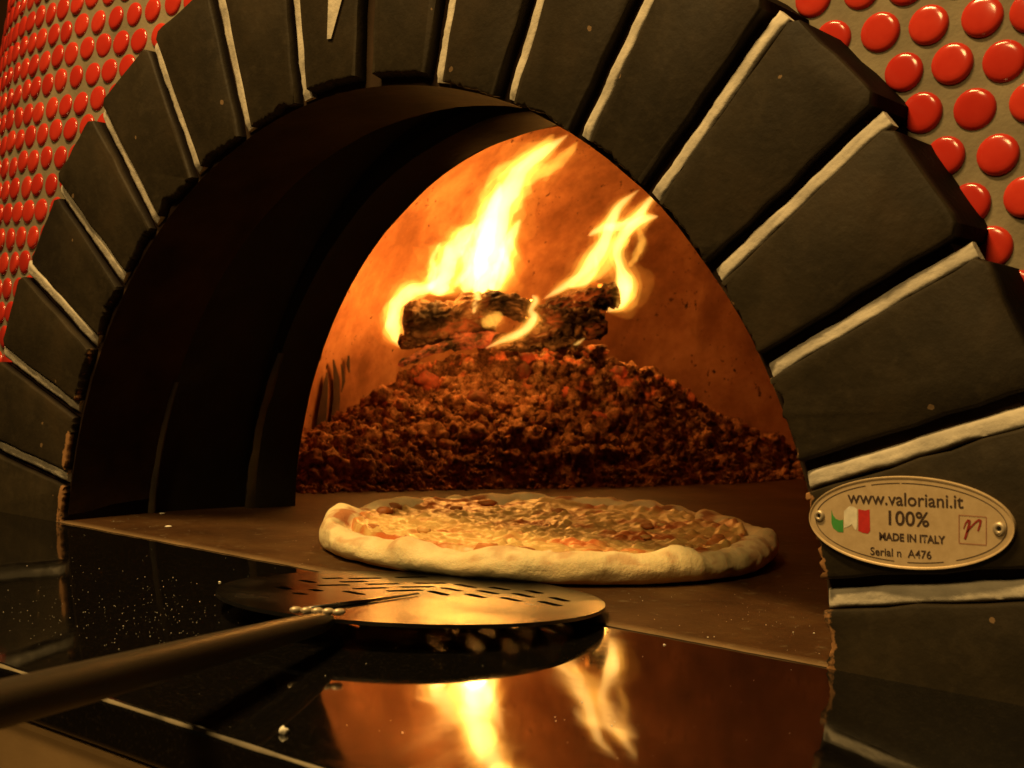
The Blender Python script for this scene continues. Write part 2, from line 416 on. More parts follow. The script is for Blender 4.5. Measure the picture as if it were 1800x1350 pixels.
# thin dark joint filling between the two keystones below the wedge and behind all the bricks
def ring(name, prof, mat, nseg=72, a_max=math.radians(94), parent=oven, smooth=True, rough=0.0, seed=0):
    """prof: list of (y, radius_x, radius_z); swept over the arch, clipped at the floor"""
    V = []
    for k in range(nseg + 1):
        a = -a_max + 2 * a_max * k / nseg
        for q, (y, rx, rz, zc) in enumerate(prof):
            d = 1 + rough * fbm((math.sin(a) * 6, math.cos(a) * 6, y * 8 + seed), 4)
            V.append((rx * d * math.sin(a), y, max(-0.003, zc + rz * d * math.cos(a))))
    F = grid_faces(nseg + 1, len(prof))
    o = mesh(name, V, F, mat, parent, (0, prof[0][0], 0), smooth)
    o.data.set_sharp_from_angle(angle=math.radians(35)); return o
# dark backing between the joints
M_LINING = simple('smoked_brown_soffit', (0.034, 0.019, 0.009), 0.8, var=0.5, scale=25, bumps=0.3, bscale=140, bdist=0.001, spec=0.12)
ring('arch_backing', [(0.026, 0.999, 1.029, ZC), (0.026, R2 - .03, R2 - .03, ZC), (0.17, R2 - .03, R2 - .03, ZC), (0.26, R2 - .03, R2 - .03, ZC), (0.272, R2 - .03, R2 - .03, ZC), (0.272, 0.999, 1.029, ZC), (0.026, 0.999, 1.029, ZC)], M_LINING, rough=0.0025)
# the smoky throat behind the bricks: flue gap above, inner mouth, painted highlights on the jamb edges
ring('flue_throat', [(DEPTH - .004, 1.02, 1.05, ZC), (DEPTH + .004, 1.002, R1 + 0.10, ZC), (0.40, 0.985, 1.16, ZC), (0.545, 0.955, 1.16, ZC), (0.55, 0.93, 1.03, -0.02)], M_SOOT, rough=0.006)
ring('inner_mouth', [(0.538, 0.952, 1.05, -0.02), (0.542, 0.915, 1.0, -0.01), (0.556, 0.906, 0.985, 0.0), (0.645, 0.889, 0.973, 0.0), (0.66, 0.888, 0.972, 0.0)], M_SOOT, rough=0.004, nseg=110)
def jamb_strip(name, x0, y0, w, h, r):  # strip that paints a highlight streak up the left jamb, narrowing upward
    V = []; F = []
    for k in range(40):
        t = k / 39; z = h * t
        xa = -math.sqrt(max(0.0, r * r - (z + (.08 if r > 1 else 0)) ** 2)) * (x0 / r)
        ww = w * (1 - .6 * t) * (1 + .25 * fbm((t * 9, x0, 3), 3))
        V += [(xa, y0 - ww, z), (xa + .012, y0 - ww * .3, z), (xa + .012, y0 + ww * .3, z), (xa - .004, y0 + ww, z)]
    F = grid_faces(40, 4)
    mesh(name, V, F, M_JAMB_HIGHLIGHT, oven, (-x0, y0, 0), True)
jamb_strip('jamb_highlight', 1.000, 0.268, 0.012, 0.34, 1.018)
jamb_strip('jamb_highlight', 0.928, 0.545, 0.026, 0.42, 0.95)

# cooking chamber: flattened dome behind the mouth
DC = Vector((0, 2.1, 0)); DR = (1.85, 1.85, 1.62)
def chamber():
    nu, nv = 120, 40
    V = []; F = []
    y0 = 0.662
    th0 = math.asin((DC.y - y0) / DR[1])     # polar angle measured about the y axis
    # param about the y axis: t from mouth ring to back pole
    ca = math.cos(math.pi)
    t_start = math.acos((DC.y - y0) / DR[1])
    nt_ = 60; na = 120
    for k in range(nt_ + 1):
        t = t_start + (math.pi - t_start) * k / nt_
        rr_ = math.sin(t); yy = DC.y - DR[1] * math.cos(t)
        for q in range(na + 1):
            a = -math.pi / 2 * 1.04 + math.pi * 1.04 * q / na
            x = DR[0] * rr_ * math.sin(a); z = DR[2] * rr_ * math.cos(a)
            d = 1 + 0.004 * fbm((x * 3, yy * 3, z * 3), 4)
            V.append((x * d, yy, z * d))
    F = grid_faces(nt_ + 1, na + 1)
    # front wall of the chamber, from the mouth ring to the dome
    base = len(V)
    for q in range(na + 1):
        a = -math.pi / 2 * 1.04 + math.pi * 1.04 * q / na
        V.append((0.888 * math.sin(a), 0.661, max(-.003, 0.972 * math.cos(a))))
    for q in range(na): F.append((base + q, base + q + 1, q + 1, q))
    o = mesh('cooking_chamber', V, F, M_CHAMBER, oven, (0, 2.1, 0), True)
    return o
chamber()
def wall_hit(px, py, k=0.992):
    d = ray(px, py); o = CAM - DC
    q = Vector((d.x / DR[0], d.y / DR[1], d.z / DR[2])); p = Vector((o.x / DR[0], o.y / DR[1], o.z / DR[2]))
    a, b_, c = q.dot(q), p.dot(q), p.dot(p) - k * k
    return CAM + d * ((-b_ + math.sqrt(b_ * b_ - a * c)) / a)
M_STREAK = simple('soot_streak', (0.035, 0.014, 0.007), 0.95, var=0.6, scale=60, bumps=0.4)
for pts_ in ([(562, 768, 9), (566, 735, 8), (570, 700, 6), (573, 672, 4), (575, 655, 1.5)], [(582, 775, 8), (588, 740, 7), (592, 700, 6), (591, 665, 5), (586, 632, 1.5)], [(600, 690, 1), (604, 670, 3), (603, 655, 3), (600, 640, 1)], [(614, 655, 1.5), (612, 640, 3.5), (613, 625, 1.5)]):
    V = []
    for k, (a_, b_, w_) in enumerate(pts_):
        V += [wall_hit(a_ - w_, b_)[:], wall_hit(a_, b_, 0.9905)[:], wall_hit(a_ + w_, b_)[:]]
    mesh('soot_streak', V, grid_faces(len(pts_), 3), M_STREAK, oven, V[0], True)
# hearth slab, front edge flush with the brick faces, worn and nibbled
def hearth():
    V = []; nx = 120
    for k in range(nx + 1):
        x = -1.012 + 2.024 * k / nx
        e = 0.003 * fbm((x * 12, 0, 5), 4)
        z = 0.0012 * fbm((x * 20, 2, 5), 3)
        for y, zz in ((0.004 + e, -0.0055), (0.002 + e, -0.0022), (0.006 + e, 0.0 + z), (0.03, 0.0), (0.3, 0.0)):
            V.append((x, y, zz))
    F = grid_faces(nx + 1, 5)
    b = len(V); V += [(-2, 0.3, 0.0), (2, 0.3, 0.0), (2, 4.1, 0.0), (-2, 4.1, 0.0)]; F.append((b, b + 1, b + 2, b + 3))
    o = mesh('hearth_floor', V, F, M_HEARTH, oven, (0, 1, 0))
hearth()

# tiled outer dome
def shell(x, z):
    x0 = 1.15 - 0.10 * max(0, z - 0.75); R = 2.0
    ax = abs(x); y = 0.125
    if ax > x0:
        d = min(ax - x0, R * .999); y += R - math.sqrt(R * R - d * d)
    y += z * z / 26
    return y
def shell_n(x, z):
    e = 1e-3
    return Vector(((shell(x + e, z) - shell(x - e, z)) / (2 * e), -1, (shell(x, z + e) - shell(x, z - e)) / (2 * e))).normalized()
def dome_shell():
    nx, nz_ = 161, 70; V = []
    for k in range(nx):
        x = -2.44 + 4.88 * k / (nx - 1)
        for q in range(nz_):
            z = -0.003 + 2.2 * q / (nz_ - 1)
            V.append((x, shell(x, z), z))
    F = []
    for f in grid_faces(nx, nz_):
        c = [V[i] for i in f]
        if all(math.hypot(v[0], v[2] - ZC) < R2 - 0.12 for v in c): continue
        F.append(f)
    o = mesh('dome_shell', V, F, M_GROUT, oven, (0, 0.15, 0), True)
    return o
shl = dome_shell()
def tile_mesh():
    prof = [(0.0, 0.0085), (0.010, 0.0083), (0.019, 0.0078), (0.0255, 0.0068), (0.0290, 0.0052), (0.0310, 0.0028), (0.0316, 0.0), (0.0312, -0.006)]
    n = 22; V = [(0, 0, prof[0][1])]; F = []
    for r, z in prof[1:]:
        for k in range(n):
            a = 2 * math.pi * k / n; V.append((r * math.cos(a), r * math.sin(a), z))
    for k in range(n): F.append((0, 1 + k, 1 + (k + 1) % n))
    for q in range(len(prof) - 2):
        for k in range(n):
            a = 1 + q * n + k; b = 1 + q * n + (k + 1) % n
            F.append((a, a + n, b + n, b))
    me = bpy.data.meshes.new('tile'); me.from_pydata([(x * S, y * S, z * S) for x, y, z in V], [], F)
    me.polygons.foreach_set('use_smooth', [True] * len(F)); me.materials.append(M_TILE); me.update(); return me
TM = tile_mesh()
def pix(P):
    d = Vector(P) - CAM; z = d.dot(FW); return 900 + FPX * d.dot(RI) / z, 675 - FPX * d.dot(UP) / z
def tiles():
    PITCH, ROW = 0.0775, 0.0685
    cnt = 0
    for side in (-1, 1):
        s = 0; row = 0; z = 0.28 if side > 0 else 0.30
        while z < 1.75:
            nrm = shell_n(side * 1.0, z)
            dz = ROW * math.sqrt(max(.3, 1 - nrm.z ** 2))
            x = 0.0; off = 0.5 * PITCH * (row % 2)
            x = 0.62 + off + (0.042 if side > 0 else 0)
            while x < 2.42:
                n = shell_n(side * x, z)
                P = Vector((side * x, shell(side * x, z), z))
                r = math.hypot(P.x, P.z - ZC)
                px, py = pix(P)
                if r > R2 - 0.012 and -40 < px < 1840 and -45 < py < 1390:
                    facing = n.dot((CAM - P).normalized())
                    if facing > -0.15:
                        o = bpy.data.objects.new('tile', TM); col.objects.link(o); o.parent = shl
                        jx, jz = rng.gauss(0, .0022), rng.gauss(0, .0022)
                        o.location = (P + Vector((jx, 0, jz))) * S - wloc(shl)
                        nn = (n + Vector((rng.gauss(0, .045), 0, rng.gauss(0, .045)))).normalized()
                        o.rotation_mode = 'QUATERNION'; o.rotation_quaternion = nn.to_track_quat('Z', 'Y')
                        o.scale = [rng.uniform(.97, 1.03)] * 3
                        cnt += 1
                x += PITCH * max(0.2, math.sqrt(1 - min(.95, n.x ** 2)))
            z += dz; row += 1
    print('tiles', cnt)
tiles()

# ------------------------------------------------------------------ name plate
def m_plate():
    m, nt, b = newmat('brushed_tan_metal_plate'); v = gpos(nt)
    n = nz(nt, v, 300, 4)
    r = ramp(nt, n.outputs[0], [(0.3, (0.54, 0.39, 0.22)), (0.7, (0.63, 0.47, 0.28))])
    nt.links.new(r.outputs[0], b.inputs['Base Color']); b.inputs['Roughness'].default_value = 0.5; b.inputs['Metallic'].default_value = 0.25
    bump(nt, b, nz(nt, v, 900, 2).outputs[0], 0.1, 0.0003); return m
M_PLATE = m_plate()
def flat(name, c, rough=0.6, var=.15): return simple(name, c, rough, var=var, scale=500, bumps=0)
M_INK = flat('dark_brown_ink', (0.045, 0.022, 0.012)); M_RED = flat('red_print', (0.5, 0.02, 0.015)); M_GREEN = flat('green_print', (0.05, 0.27, 0.05))
M_WHITE = flat('worn_white_print', (0.72, 0.66, 0.52)); M_MARK = flat('dark_red_print', (0.26, 0.02, 0.012)); M_STEEL = simple('rivet_steel', (0.5, 0.4, 0.27), 0.4, 0.4, bumps=0)
M_HOLE = flat('rivet_hole', (0.01, 0.008, 0.006))
PC = (1.113, -0.006, 0.2245); PA = math.radians(3.2); PW, PH = 0.1495, 0.0655
def pl(u, v, y=0.0):       # plate coordinates to world units
    return (PC[0] + u * math.cos(PA) - v * math.sin(PA), PC[1] - y, PC[2] + u * math.sin(PA) + v * math.cos(PA))
def plate():
    n = 72; V = []; F = []
    for s, y in ((1.0, -0.006), (1.0, 0.003), (0.992, 0.0046), (0.975, 0.0042), (0.965, 0.003)):
        for k in range(n):
            a = 2 * math.pi * k / n
            f = 1 if s == 1 else 1
            V.append(pl(PW * math.cos(a) - (1 - s) * PW * math.cos(a) * .6, PH * math.sin(a) - (1 - s) * PW * .8 * math.sin(a), y))
    for q in range(4):
        for k in range(n): F.append((q * n + k, q * n + (k + 1) % n, (q + 1) * n + (k + 1) % n, (q + 1) * n + k))
    F.append(tuple(range(4 * n, 5 * n)))
    o = mesh('name_plate', V, F, M_PLATE, oven, PC)
    bm = bmesh.new(); bm.from_mesh(o.data); bmesh.ops.recalc_face_normals(bm, faces=bm.faces[:]); bm.to_mesh(o.data); bm.free()
    o.data.set_sharp_from_angle(angle=math.radians(30))
    return o
plate_o = plate(); plate_o['label'] = 'oval tan metal plate riveted to the brick, printed with maker lettering'
def plate_poly(name, pts, mat, y=0.0034):
    V = [pl(u, v, y) for u, v in pts]
    return mesh(name, V, [tuple(range(len(V)))], mat, plate_o, pl(pts[0][0], pts[0][1], y))
# border line with gaps
def border(a0, a1, wd=0.0011):
    V = []; n = 48; a0, a1 = math.radians(a0), math.radians(a1)
    for k in range(n + 1):
        a = a0 + (a1 - a0) * k / n
        for d in (0, wd): V.append(pl((PW - .0105 - d) * math.cos(a), (PH - .0095 - d) * math.sin(a), 0.0034))
    mesh('border_line', V, grid_faces(n + 1, 2), M_INK, plate_o, pl(0, 0, 0.0034))
border(-60, 93); border(94, 112); border(116, 262); border(270, 292)
def text(s, u, v, size, mat, bold=0.0, shear=0.0, xs=1.0):
    cu = bpy.data.curves.new('t', 'FONT'); cu.body = s; cu.size = size * S; cu.align_x = 'CENTER'; cu.align_y = 'CENTER'; cu.offset = bold * S; cu.shear = shear
    cu.resolution_u = 4
    t = bpy.data.objects.new('t', cu); col.objects.link(t)
    bpy.context.view_layer.update()
    me = bpy.data.meshes.new_from_object(t.evaluated_get(bpy.context.evaluated_depsgraph_get()))
    bpy.data.objects.remove(t); bpy.data.curves.remove(cu)
    R = Matrix(((math.cos(PA), -math.sin(PA), 0), (0, 0, -1), (math.sin(PA), math.cos(PA), 0)))
    for vv in me.vertices: vv.co = R @ Vector((vv.co.x * xs, vv.co.y, 0))
    me.materials.clear()
    link('lettering', me, mat, plate_o, pl(u, v, 0.0036))
text('www.valoriani.it', -0.004, 0.0320, 0.0262, M_INK, 0.00025, 0, 0.98)
text('100%', 0.000, 0.0050, 0.0285, M_INK, 0.0004, 0, 1.04)
text('MADE IN ITALY', 0.006, -0.0215, 0.0150, M_INK, 0.00045, 0, 0.92)
text('Serial n  A476', -0.010, -0.0435, 0.0158, M_INK, 0.0002)
plate_poly('flag_red', [(-0.072, 0.016), (-0.062, 0.0145), (-0.055, 0.0165), (-0.0545, -0.014), (-0.058, -0.0185), (-0.066, -0.0175), (-0.0725, -0.015)], M_RED)
plate_poly('flag_white', [(-0.094, 0.012), (-0.086, 0.0195), (-0.08, 0.0195), (-0.0735, 0.016), (-0.0738, -0.008), (-0.0760, -0.0145), (-0.0785, -0.0125), (-0.082, -0.006), (-0.087, -0.0095), (-0.0945, -0.0125)], M_WHITE)
plate_poly('flag_green', [(-0.1135, 0.014), (-0.1115, 0.006), (-0.107, 0.0005), (-0.101, -0.0015), (-0.0955, -0.0005), (-0.0955, -0.0185), (-0.1035, -0.0185), (-0.1115, -0.013), (-0.1138, -0.006)], M_GREEN)
def strip(pts, wd, mat, name):
    V = []
    for k, (u, v) in enumerate(pts):
        a = pts[max(0, k - 1)]; b = pts[min(len(pts) - 1, k + 1)]; L = math.hypot(b[0] - a[0], b[1] - a[1])
        nx, ny = -(b[1] - a[1]) / L, (b[0] - a[0]) / L
        w2 = wd[k] / 2 if isinstance(wd, (list, tuple)) else wd / 2
        V += [pl(u + nx * w2, v + ny * w2, 0.0036), pl(u - nx * w2, v - ny * w2, 0.0036)]
    mesh(name, V, grid_faces(len(pts), 2), mat, plate_o, pl(*pts[0], 0.0036))
for a, b in (((0.074, 0.0145), (0.111, 0.0135)), ((0.111, 0.0135), (0.1105, -0.0245)), ((0.1105, -0.0245), (0.0735, -0.024)), ((0.0735, -0.024), (0.074, 0.0145))):
    strip([a, b], 0.0007, M_MARK, 'emblem_frame')
strip([(0.080, -0.004), (0.083, 0.004), (0.0865, 0.0085), (0.0885, 0.008), (0.0872, 0.0), (0.0838, -0.011), (0.0815, -0.018)], [.0012, .002, .0026, .0032, .0036, .0034, .003], M_MARK, 'emblem_stroke')
strip([(0.0842, -0.009), (0.090, -0.001), (0.0965, 0.006), (0.1015, 0.0095), (0.1035, 0.009), (0.1025, 0.003), (0.0995, -0.006)], [.0012, .002, .0024, .0028, .0032, .003, .002], M_MARK, 'emblem_stroke')
def rivet(u, v, r):
    prof = [(0.30, 0.0036), (0.36, 0.0062), (0.55, 0.0068), (0.85, 0.006), (1.0, 0.0034)]; n = 20; V = []
    for f, y in prof:
        for k in range(n):
            a = 2 * math.pi * k / n; V.append(pl(u + r * f * math.cos(a), v + r * f * math.sin(a), y))
    F = [(q * n + k, q * n + (k + 1) % n, (q + 1) * n + (k + 1) % n, (q + 1) * n + k) for q in range(4) for k in range(n)]
    mesh('rivet', V, F, M_STEEL, plate_o, pl(u, v, 0.004), True)
    plate_poly('rivet_hole', [(u + r * .36 * math.cos(2 * math.pi * k / 14), v + r * .36 * math.sin(2 * math.pi * k / 14)) for k in range(14)], M_HOLE, 0.0042)
rivet(-0.1325, 0.0035, 0.0085); rivet(0.1285, -0.0015, 0.0095)

# ================================================================== ASH HEAP, EMBERS, LOGS, FLAMES
def interp(x, T):
    if x <= T[0][0]: return T[0][1]
    for (a, b), (c, d) in zip(T, T[1:]):
        if x <= c: return b + (d - b) * (x - a) / (c - a)
    return T[-1][1]
FOOT = [(440, 3.88), (530, 3.96), (700, 4.10), (900, 4.27), (1100, 4.46), (1300, 4.72), (1400, 4.95), (1500, 5.1)]
CREST = [(440, 800), (540, 772), (600, 742), (660, 700), (720, 668), (800, 640), (880, 622), (960, 618), (1040, 634), (1110, 652), (1200, 698), (1300, 752), (1390, 812), (1500, 850)]
RIDGE = 0.56
def heap_pt(px, t):
    """t = 0 at the foot, 1 on the crest, beyond: behind it"""
    d = interp(px, FOOT) + RIDGE * t
    g = ray(px, 850); h = Vector((g.x, g.y, 0))
    P = CAM + h * d; P.z = 0
    zc = at(px, interp(px, CREST), interp(px, FOOT) + RIDGE).z
    pr = max(0.0, t) ** 0.75 if t < 1 else 1 - 0.18 * (t - 1)
    z = max(0, zc) * pr
    return P, z
def heap_z(px, t):
    P, z = heap_pt(px, t)
    n1 = fbm((P.x * 4, P.y * 4, 0.3), 4)
    cell = noise.voronoi(Vector((P.x * 11, P.y * 11, z * 9)))[0]
    c2 = noise.voronoi(Vector((P.x * 30, P.y * 30, z * 26)))[0]
    k = min(1, max(0, t) * 5)
    z += k * (0.040 * n1 + 0.060 * (0.5 - cell[0]) + 0.030 * (0.5 - c2[0]) + 0.016 * fbm((P.x * 50, P.y * 50, z * 50), 4))
    return P, z
def m_ash():
    m, nt, b = newmat('ash_and_cinders'); v = gpos(nt)
    n1 = nz(nt, v, 55, 4); n2 = nz(nt, v, 220, 5, 0.7)
    r = ramp(nt, n1.outputs[0], [(0.34, (0.16, 0.066, 0.032)), (0.5, (0.36, 0.165, 0.082)), (0.66, (0.58, 0.31, 0.17))])
    d = ramp(nt, n2.outputs[0], [(0.35, (0.35, 0.35, 0.35)), (0.6, (1, 1, 1))])
    c = mixc(nt, 1.0, r.outputs[0], d.outputs[0], 'MULTIPLY')
    nt.links.new(c, b.inputs['Base Color']); b.inputs['Roughness'].default_value = 0.95; b.inputs['Specular IOR Level'].default_value = 0.1
    # coals still glowing inside the top of the heap
    xyz = N(nt, 'ShaderNodeSeparateXYZ'); nt.links.new(v, xyz.inputs[0])
    hz = N(nt, 'ShaderNodeMapRange'); nt.links.new(xyz.outputs[2], hz.inputs[0]); hz.inputs[1].default_value = 0.22 * S; hz.inputs[2].default_value = 0.45 * S
    n7 = nz(nt, v, 48, 3); gl = ramp(nt, n7.outputs[0], [(0.56, (0, 0, 0)), (0.70, (1, 1, 1))])
    ge = N(nt, 'ShaderNodeMath', operation='MULTIPLY'); nt.links.new(hz.outputs[0], ge.inputs[0]); nt.links.new(gl.outputs[0], ge.inputs[1])
    g2 = N(nt, 'ShaderNodeMath', operation='MULTIPLY'); g2.inputs[1].default_value = 0.7; nt.links.new(ge.outputs[0], g2.inputs[0])
    b.inputs['Emission Color'].default_value = (1.0, 0.10, 0.008, 1); nt.links.new(g2.outputs[0], b.inputs['Emission Strength'])
    bump(nt, b, n2.outputs[0], 0.8, 0.003); return m
M_ASH = m_ash()
def ico(sub):
    bm = bmesh.new(); bmesh.ops.create_icosphere(bm, subdivisions=sub, radius=1)
    V = np.array([v.co[:] for v in bm.verts]); F = np.array([[v.index for v in f.verts] for f in bm.faces]); bm.free(); return V, F
ICO2, ICO3 = ico(2), ico(3)
def lump(base, seed, amp=0.35, fr=1.6):
    V, F = base; out = []
    for v in V:
        p = Vector(v) * fr + Vector((seed * 3.7, seed * 1.3, seed * 2.9))
        out.append(np.array(v) * (1 + amp * fbm(p, 4) + 0.20 * (0.45 - noise.voronoi(p * 1.6)[0][0])))
    return np.array(out)
LUMPS = [lump(ICO2, k) for k in range(14)]; BIG = [lump(ICO3, 40 + k, 0.5, 2.2) for k in range(16)]; CIND = [lump(ICO2, 20 + k, 0.7, 2.0) for k in range(14)]
def rotm(r):
    return np.array(Matrix.Rotation(r.uniform(0, 6.28), 3, 'X') @ Matrix.Rotation(r.uniform(0, 6.28), 3, 'Y') @ Matrix.Rotation(r.uniform(0, 6.28), 3, 'Z'))
def ash_heap():
    npx, nt_ = 420, 190; V = []
    for k in range(npx):
        px = 440 + 1060 * k / (npx - 1)
        for q in range(nt_):
            t = -0.12 + 1.9 * q / (nt_ - 1)
            P, z = heap_z(px, t); V.append((P.x, P.y, z - 0.004 if t > 0 else -0.012))
    F = np.array(grid_faces(npx, nt_)); tri = np.concatenate([F[:, [0, 1, 2]], F[:, [0, 2, 3]]])
    Vs = [np.array(V)]; Fs = [tri]; base = len(V); r = random.Random(3)
    for k in range(4200):
        px = r.uniform(500, 1430); t = r.uniform(0.0, 1.15) if k > 400 else r.uniform(-0.07, 0.12)
        if k % 5 == 0: t = r.uniform(0.85, 1.15)
        P, z = heap_z(px, t)
        if k % 2: s, src, f, sink = 0.010 * math.exp(abs(r.gauss(0, 0.62))), BIG[r.randrange(16)], ICO3[1], 0.15
        else: s, src, f, sink = 0.0055 * math.exp(abs(r.gauss(0, 0.45))), CIND[r.randrange(14)], ICO2[1], -0.4
        if t < 0.1: s = min(s, 0.010)
        s = min(s, 0.042)
        L = (src * np.array([r.uniform(.85, 1.35), r.uniform(.85, 1.2), r.uniform(.7, 1.0)])) @ rotm(r).T * s
        Vs.append(L + np.array([P.x, P.y, max(z, 0.0) - s * sink])); Fs.append(f + base); base += len(L)
    o = mesh('ash_heap', np.concatenate(Vs), np.concatenate(Fs), M_ASH, None, tuple(heap_pt(940, 0.7)[0]), True)
    tag(o, 'heap of grey brown ash and cinders under the burning logs', 'ash', kind='stuff')
ash_heap()

def m_ember(name, strength):
    m, nt, b = newmat(name); v = gpos(nt)
    n = nz(nt, v, 70, 5, 0.65)
    r = ramp(nt, n.outputs[0], [(0.38, (0, 0, 0)), (0.62, (1, 1, 1))])
    cr = ramp(nt, n.outputs[0], [(0.3, (0.22, 0.11, 0.06)), (0.6, (0.08, 0.02, 0.008))])
    nt.links.new(cr.outputs[0], b.inputs['Base Color']); b.inputs['Roughness'].default_value = 0.95
    ec = ramp(nt, n.outputs[0], [(0.4, (0.5, 0.015, 0.002)), (0.7, (1.0, 0.09, 0.008))])
    nt.links.new(ec.outputs[0], b.inputs['Emission Color'])
    mu = N(nt, 'ShaderNodeMath', operation='MULTIPLY'); mu.inputs[1].default_value = strength; nt.links.new(r.outputs[0], mu.inputs[0]); nt.links.new(mu.outputs[0], b.inputs['Emission Strength'])
    bump(nt, b, nz(nt, v, 260, 4).outputs[0], 0.8, 0.002); return m
M_EMB = m_ember('glowing_ember', 0.45); M_EMB2 = m_ember('dull_ember', 0.16)
EMB = [(1082, 655, 26, 0, 'small red hot ember on the right shoulder of the ash heap'), (905, 655, 34, 1, 'dull orange ember on the crest of the ash heap below the logs'),
       (745, 672, 36, 0, 'glowing flat ember at the left end of the ash heap below the branch'), (835, 700, 30, 1, 'dull red cinder on the upper left slope of the ash heap'),
       (985, 690, 22, 0, 'red ember in the middle of the ash slope'), (1048, 730, 20, 0, 'narrow red crack of ember low on the right of the ash slope'),
       (700, 700, 22, 1, 'faint ember at the far left of the ash slope'), (918, 628, 22, 0, 'pale orange ember touching the underside of the logs')]
for k, (px, py, s, kd, lab) in enumerate(EMB):
    t = 0.95
    best = min((abs(pix((lambda q: (q[0].x, q[0].y, q[1]))(heap_z(px, tt)))[1] - py), tt) for tt in [0.2 + 0.02 * i for i in range(41)])
    P, z = heap_z(px, best[1])
    V = lump(ICO3, 70 + k, 0.4, 1.7) @ rotm(random.Random(k)).T * (s / 2 / 478) * np.array([1.25, 1.0, .9])
    c = Vector((P.x, P.y, z)) - ray(px, py) * 0.02
    o = mesh('ember', V + np.array(c[:]), ICO3[1], (M_EMB, M_EMB2)[kd], None, tuple(c), True)
    tag(o, lab, 'ember', 'embers in the ash heap')

def m_char():
    m, nt, b = newmat('charred_wood'); v = gpos(nt)
    n1 = nz(nt, v, 35, 5); n2 = nz(nt, v, 250, 4)
    r = ramp(nt, n1.outputs[0], [(0.34, (0.014, 0.008, 0.005)), (0.52, (0.12, 0.07, 0.042)), (0.68, (0.40, 0.25, 0.155))])
    a = N(nt, 'ShaderNodeAttribute'); a.attribute_name = 'crack'
    c = mixc(nt, a.outputs['Fac'], r.outputs[0], (0.006, 0.004, 0.003))
    nt.links.new(c, b.inputs['Base Color']); b.inputs['Roughness'].default_value = 0.85; b.inputs['Specular IOR Level'].default_value = 0.2
    n9 = nz(nt, v, 26, 2); gm = ramp(nt, n9.outputs[0], [(0.52, (0, 0, 0)), (0.68, (1, 1, 1))])
    gg = N(nt, 'ShaderNodeMath', operation='MULTIPLY'); nt.links.new(a.outputs['Fac'], gg.inputs[0]); nt.links.new(gm.outputs[0], gg.inputs[1])
    g2 = N(nt, 'ShaderNodeMath', operation='MULTIPLY'); g2.inputs[1].default_value = 0.7; nt.links.new(gg.outputs[0], g2.inputs[0])
    b.inputs['Emission Color'].default_value = (1.0, 0.13, 0.012, 1); nt.links.new(g2.outputs[0], b.inputs['Emission Strength'])
    bump(nt, b, n2.outputs[0], 0.6, 0.0015); return m
M_CHAR = m_char()
def m_hotwood():
    m, nt, b = newmat('glowing_wood'); v = gpos(nt)
    n1 = nz(nt, v, 45, 5, 0.6)
    r = ramp(nt, n1.outputs[0], [(0.35, (0.03, 0.02, 0.015)), (0.65, (0.25, 0.14, 0.08))]); nt.links.new(r.outputs[0], b.inputs['Base Color'])
    e = ramp(nt, n1.outputs[0], [(0.42, (0, 0, 0)), (0.7, (1, 0.10, 0.015))]); nt.links.new(e.outputs[0], b.inputs['Emission Color']); b.inputs['Emission Strength'].default_value = 0.7
    b.inputs['Roughness'].default_value = 0.9; bump(nt, b, nz(nt, v, 200, 4).outputs[0], 0.7, 0.002); return m
M_HOT = m_hotwood()
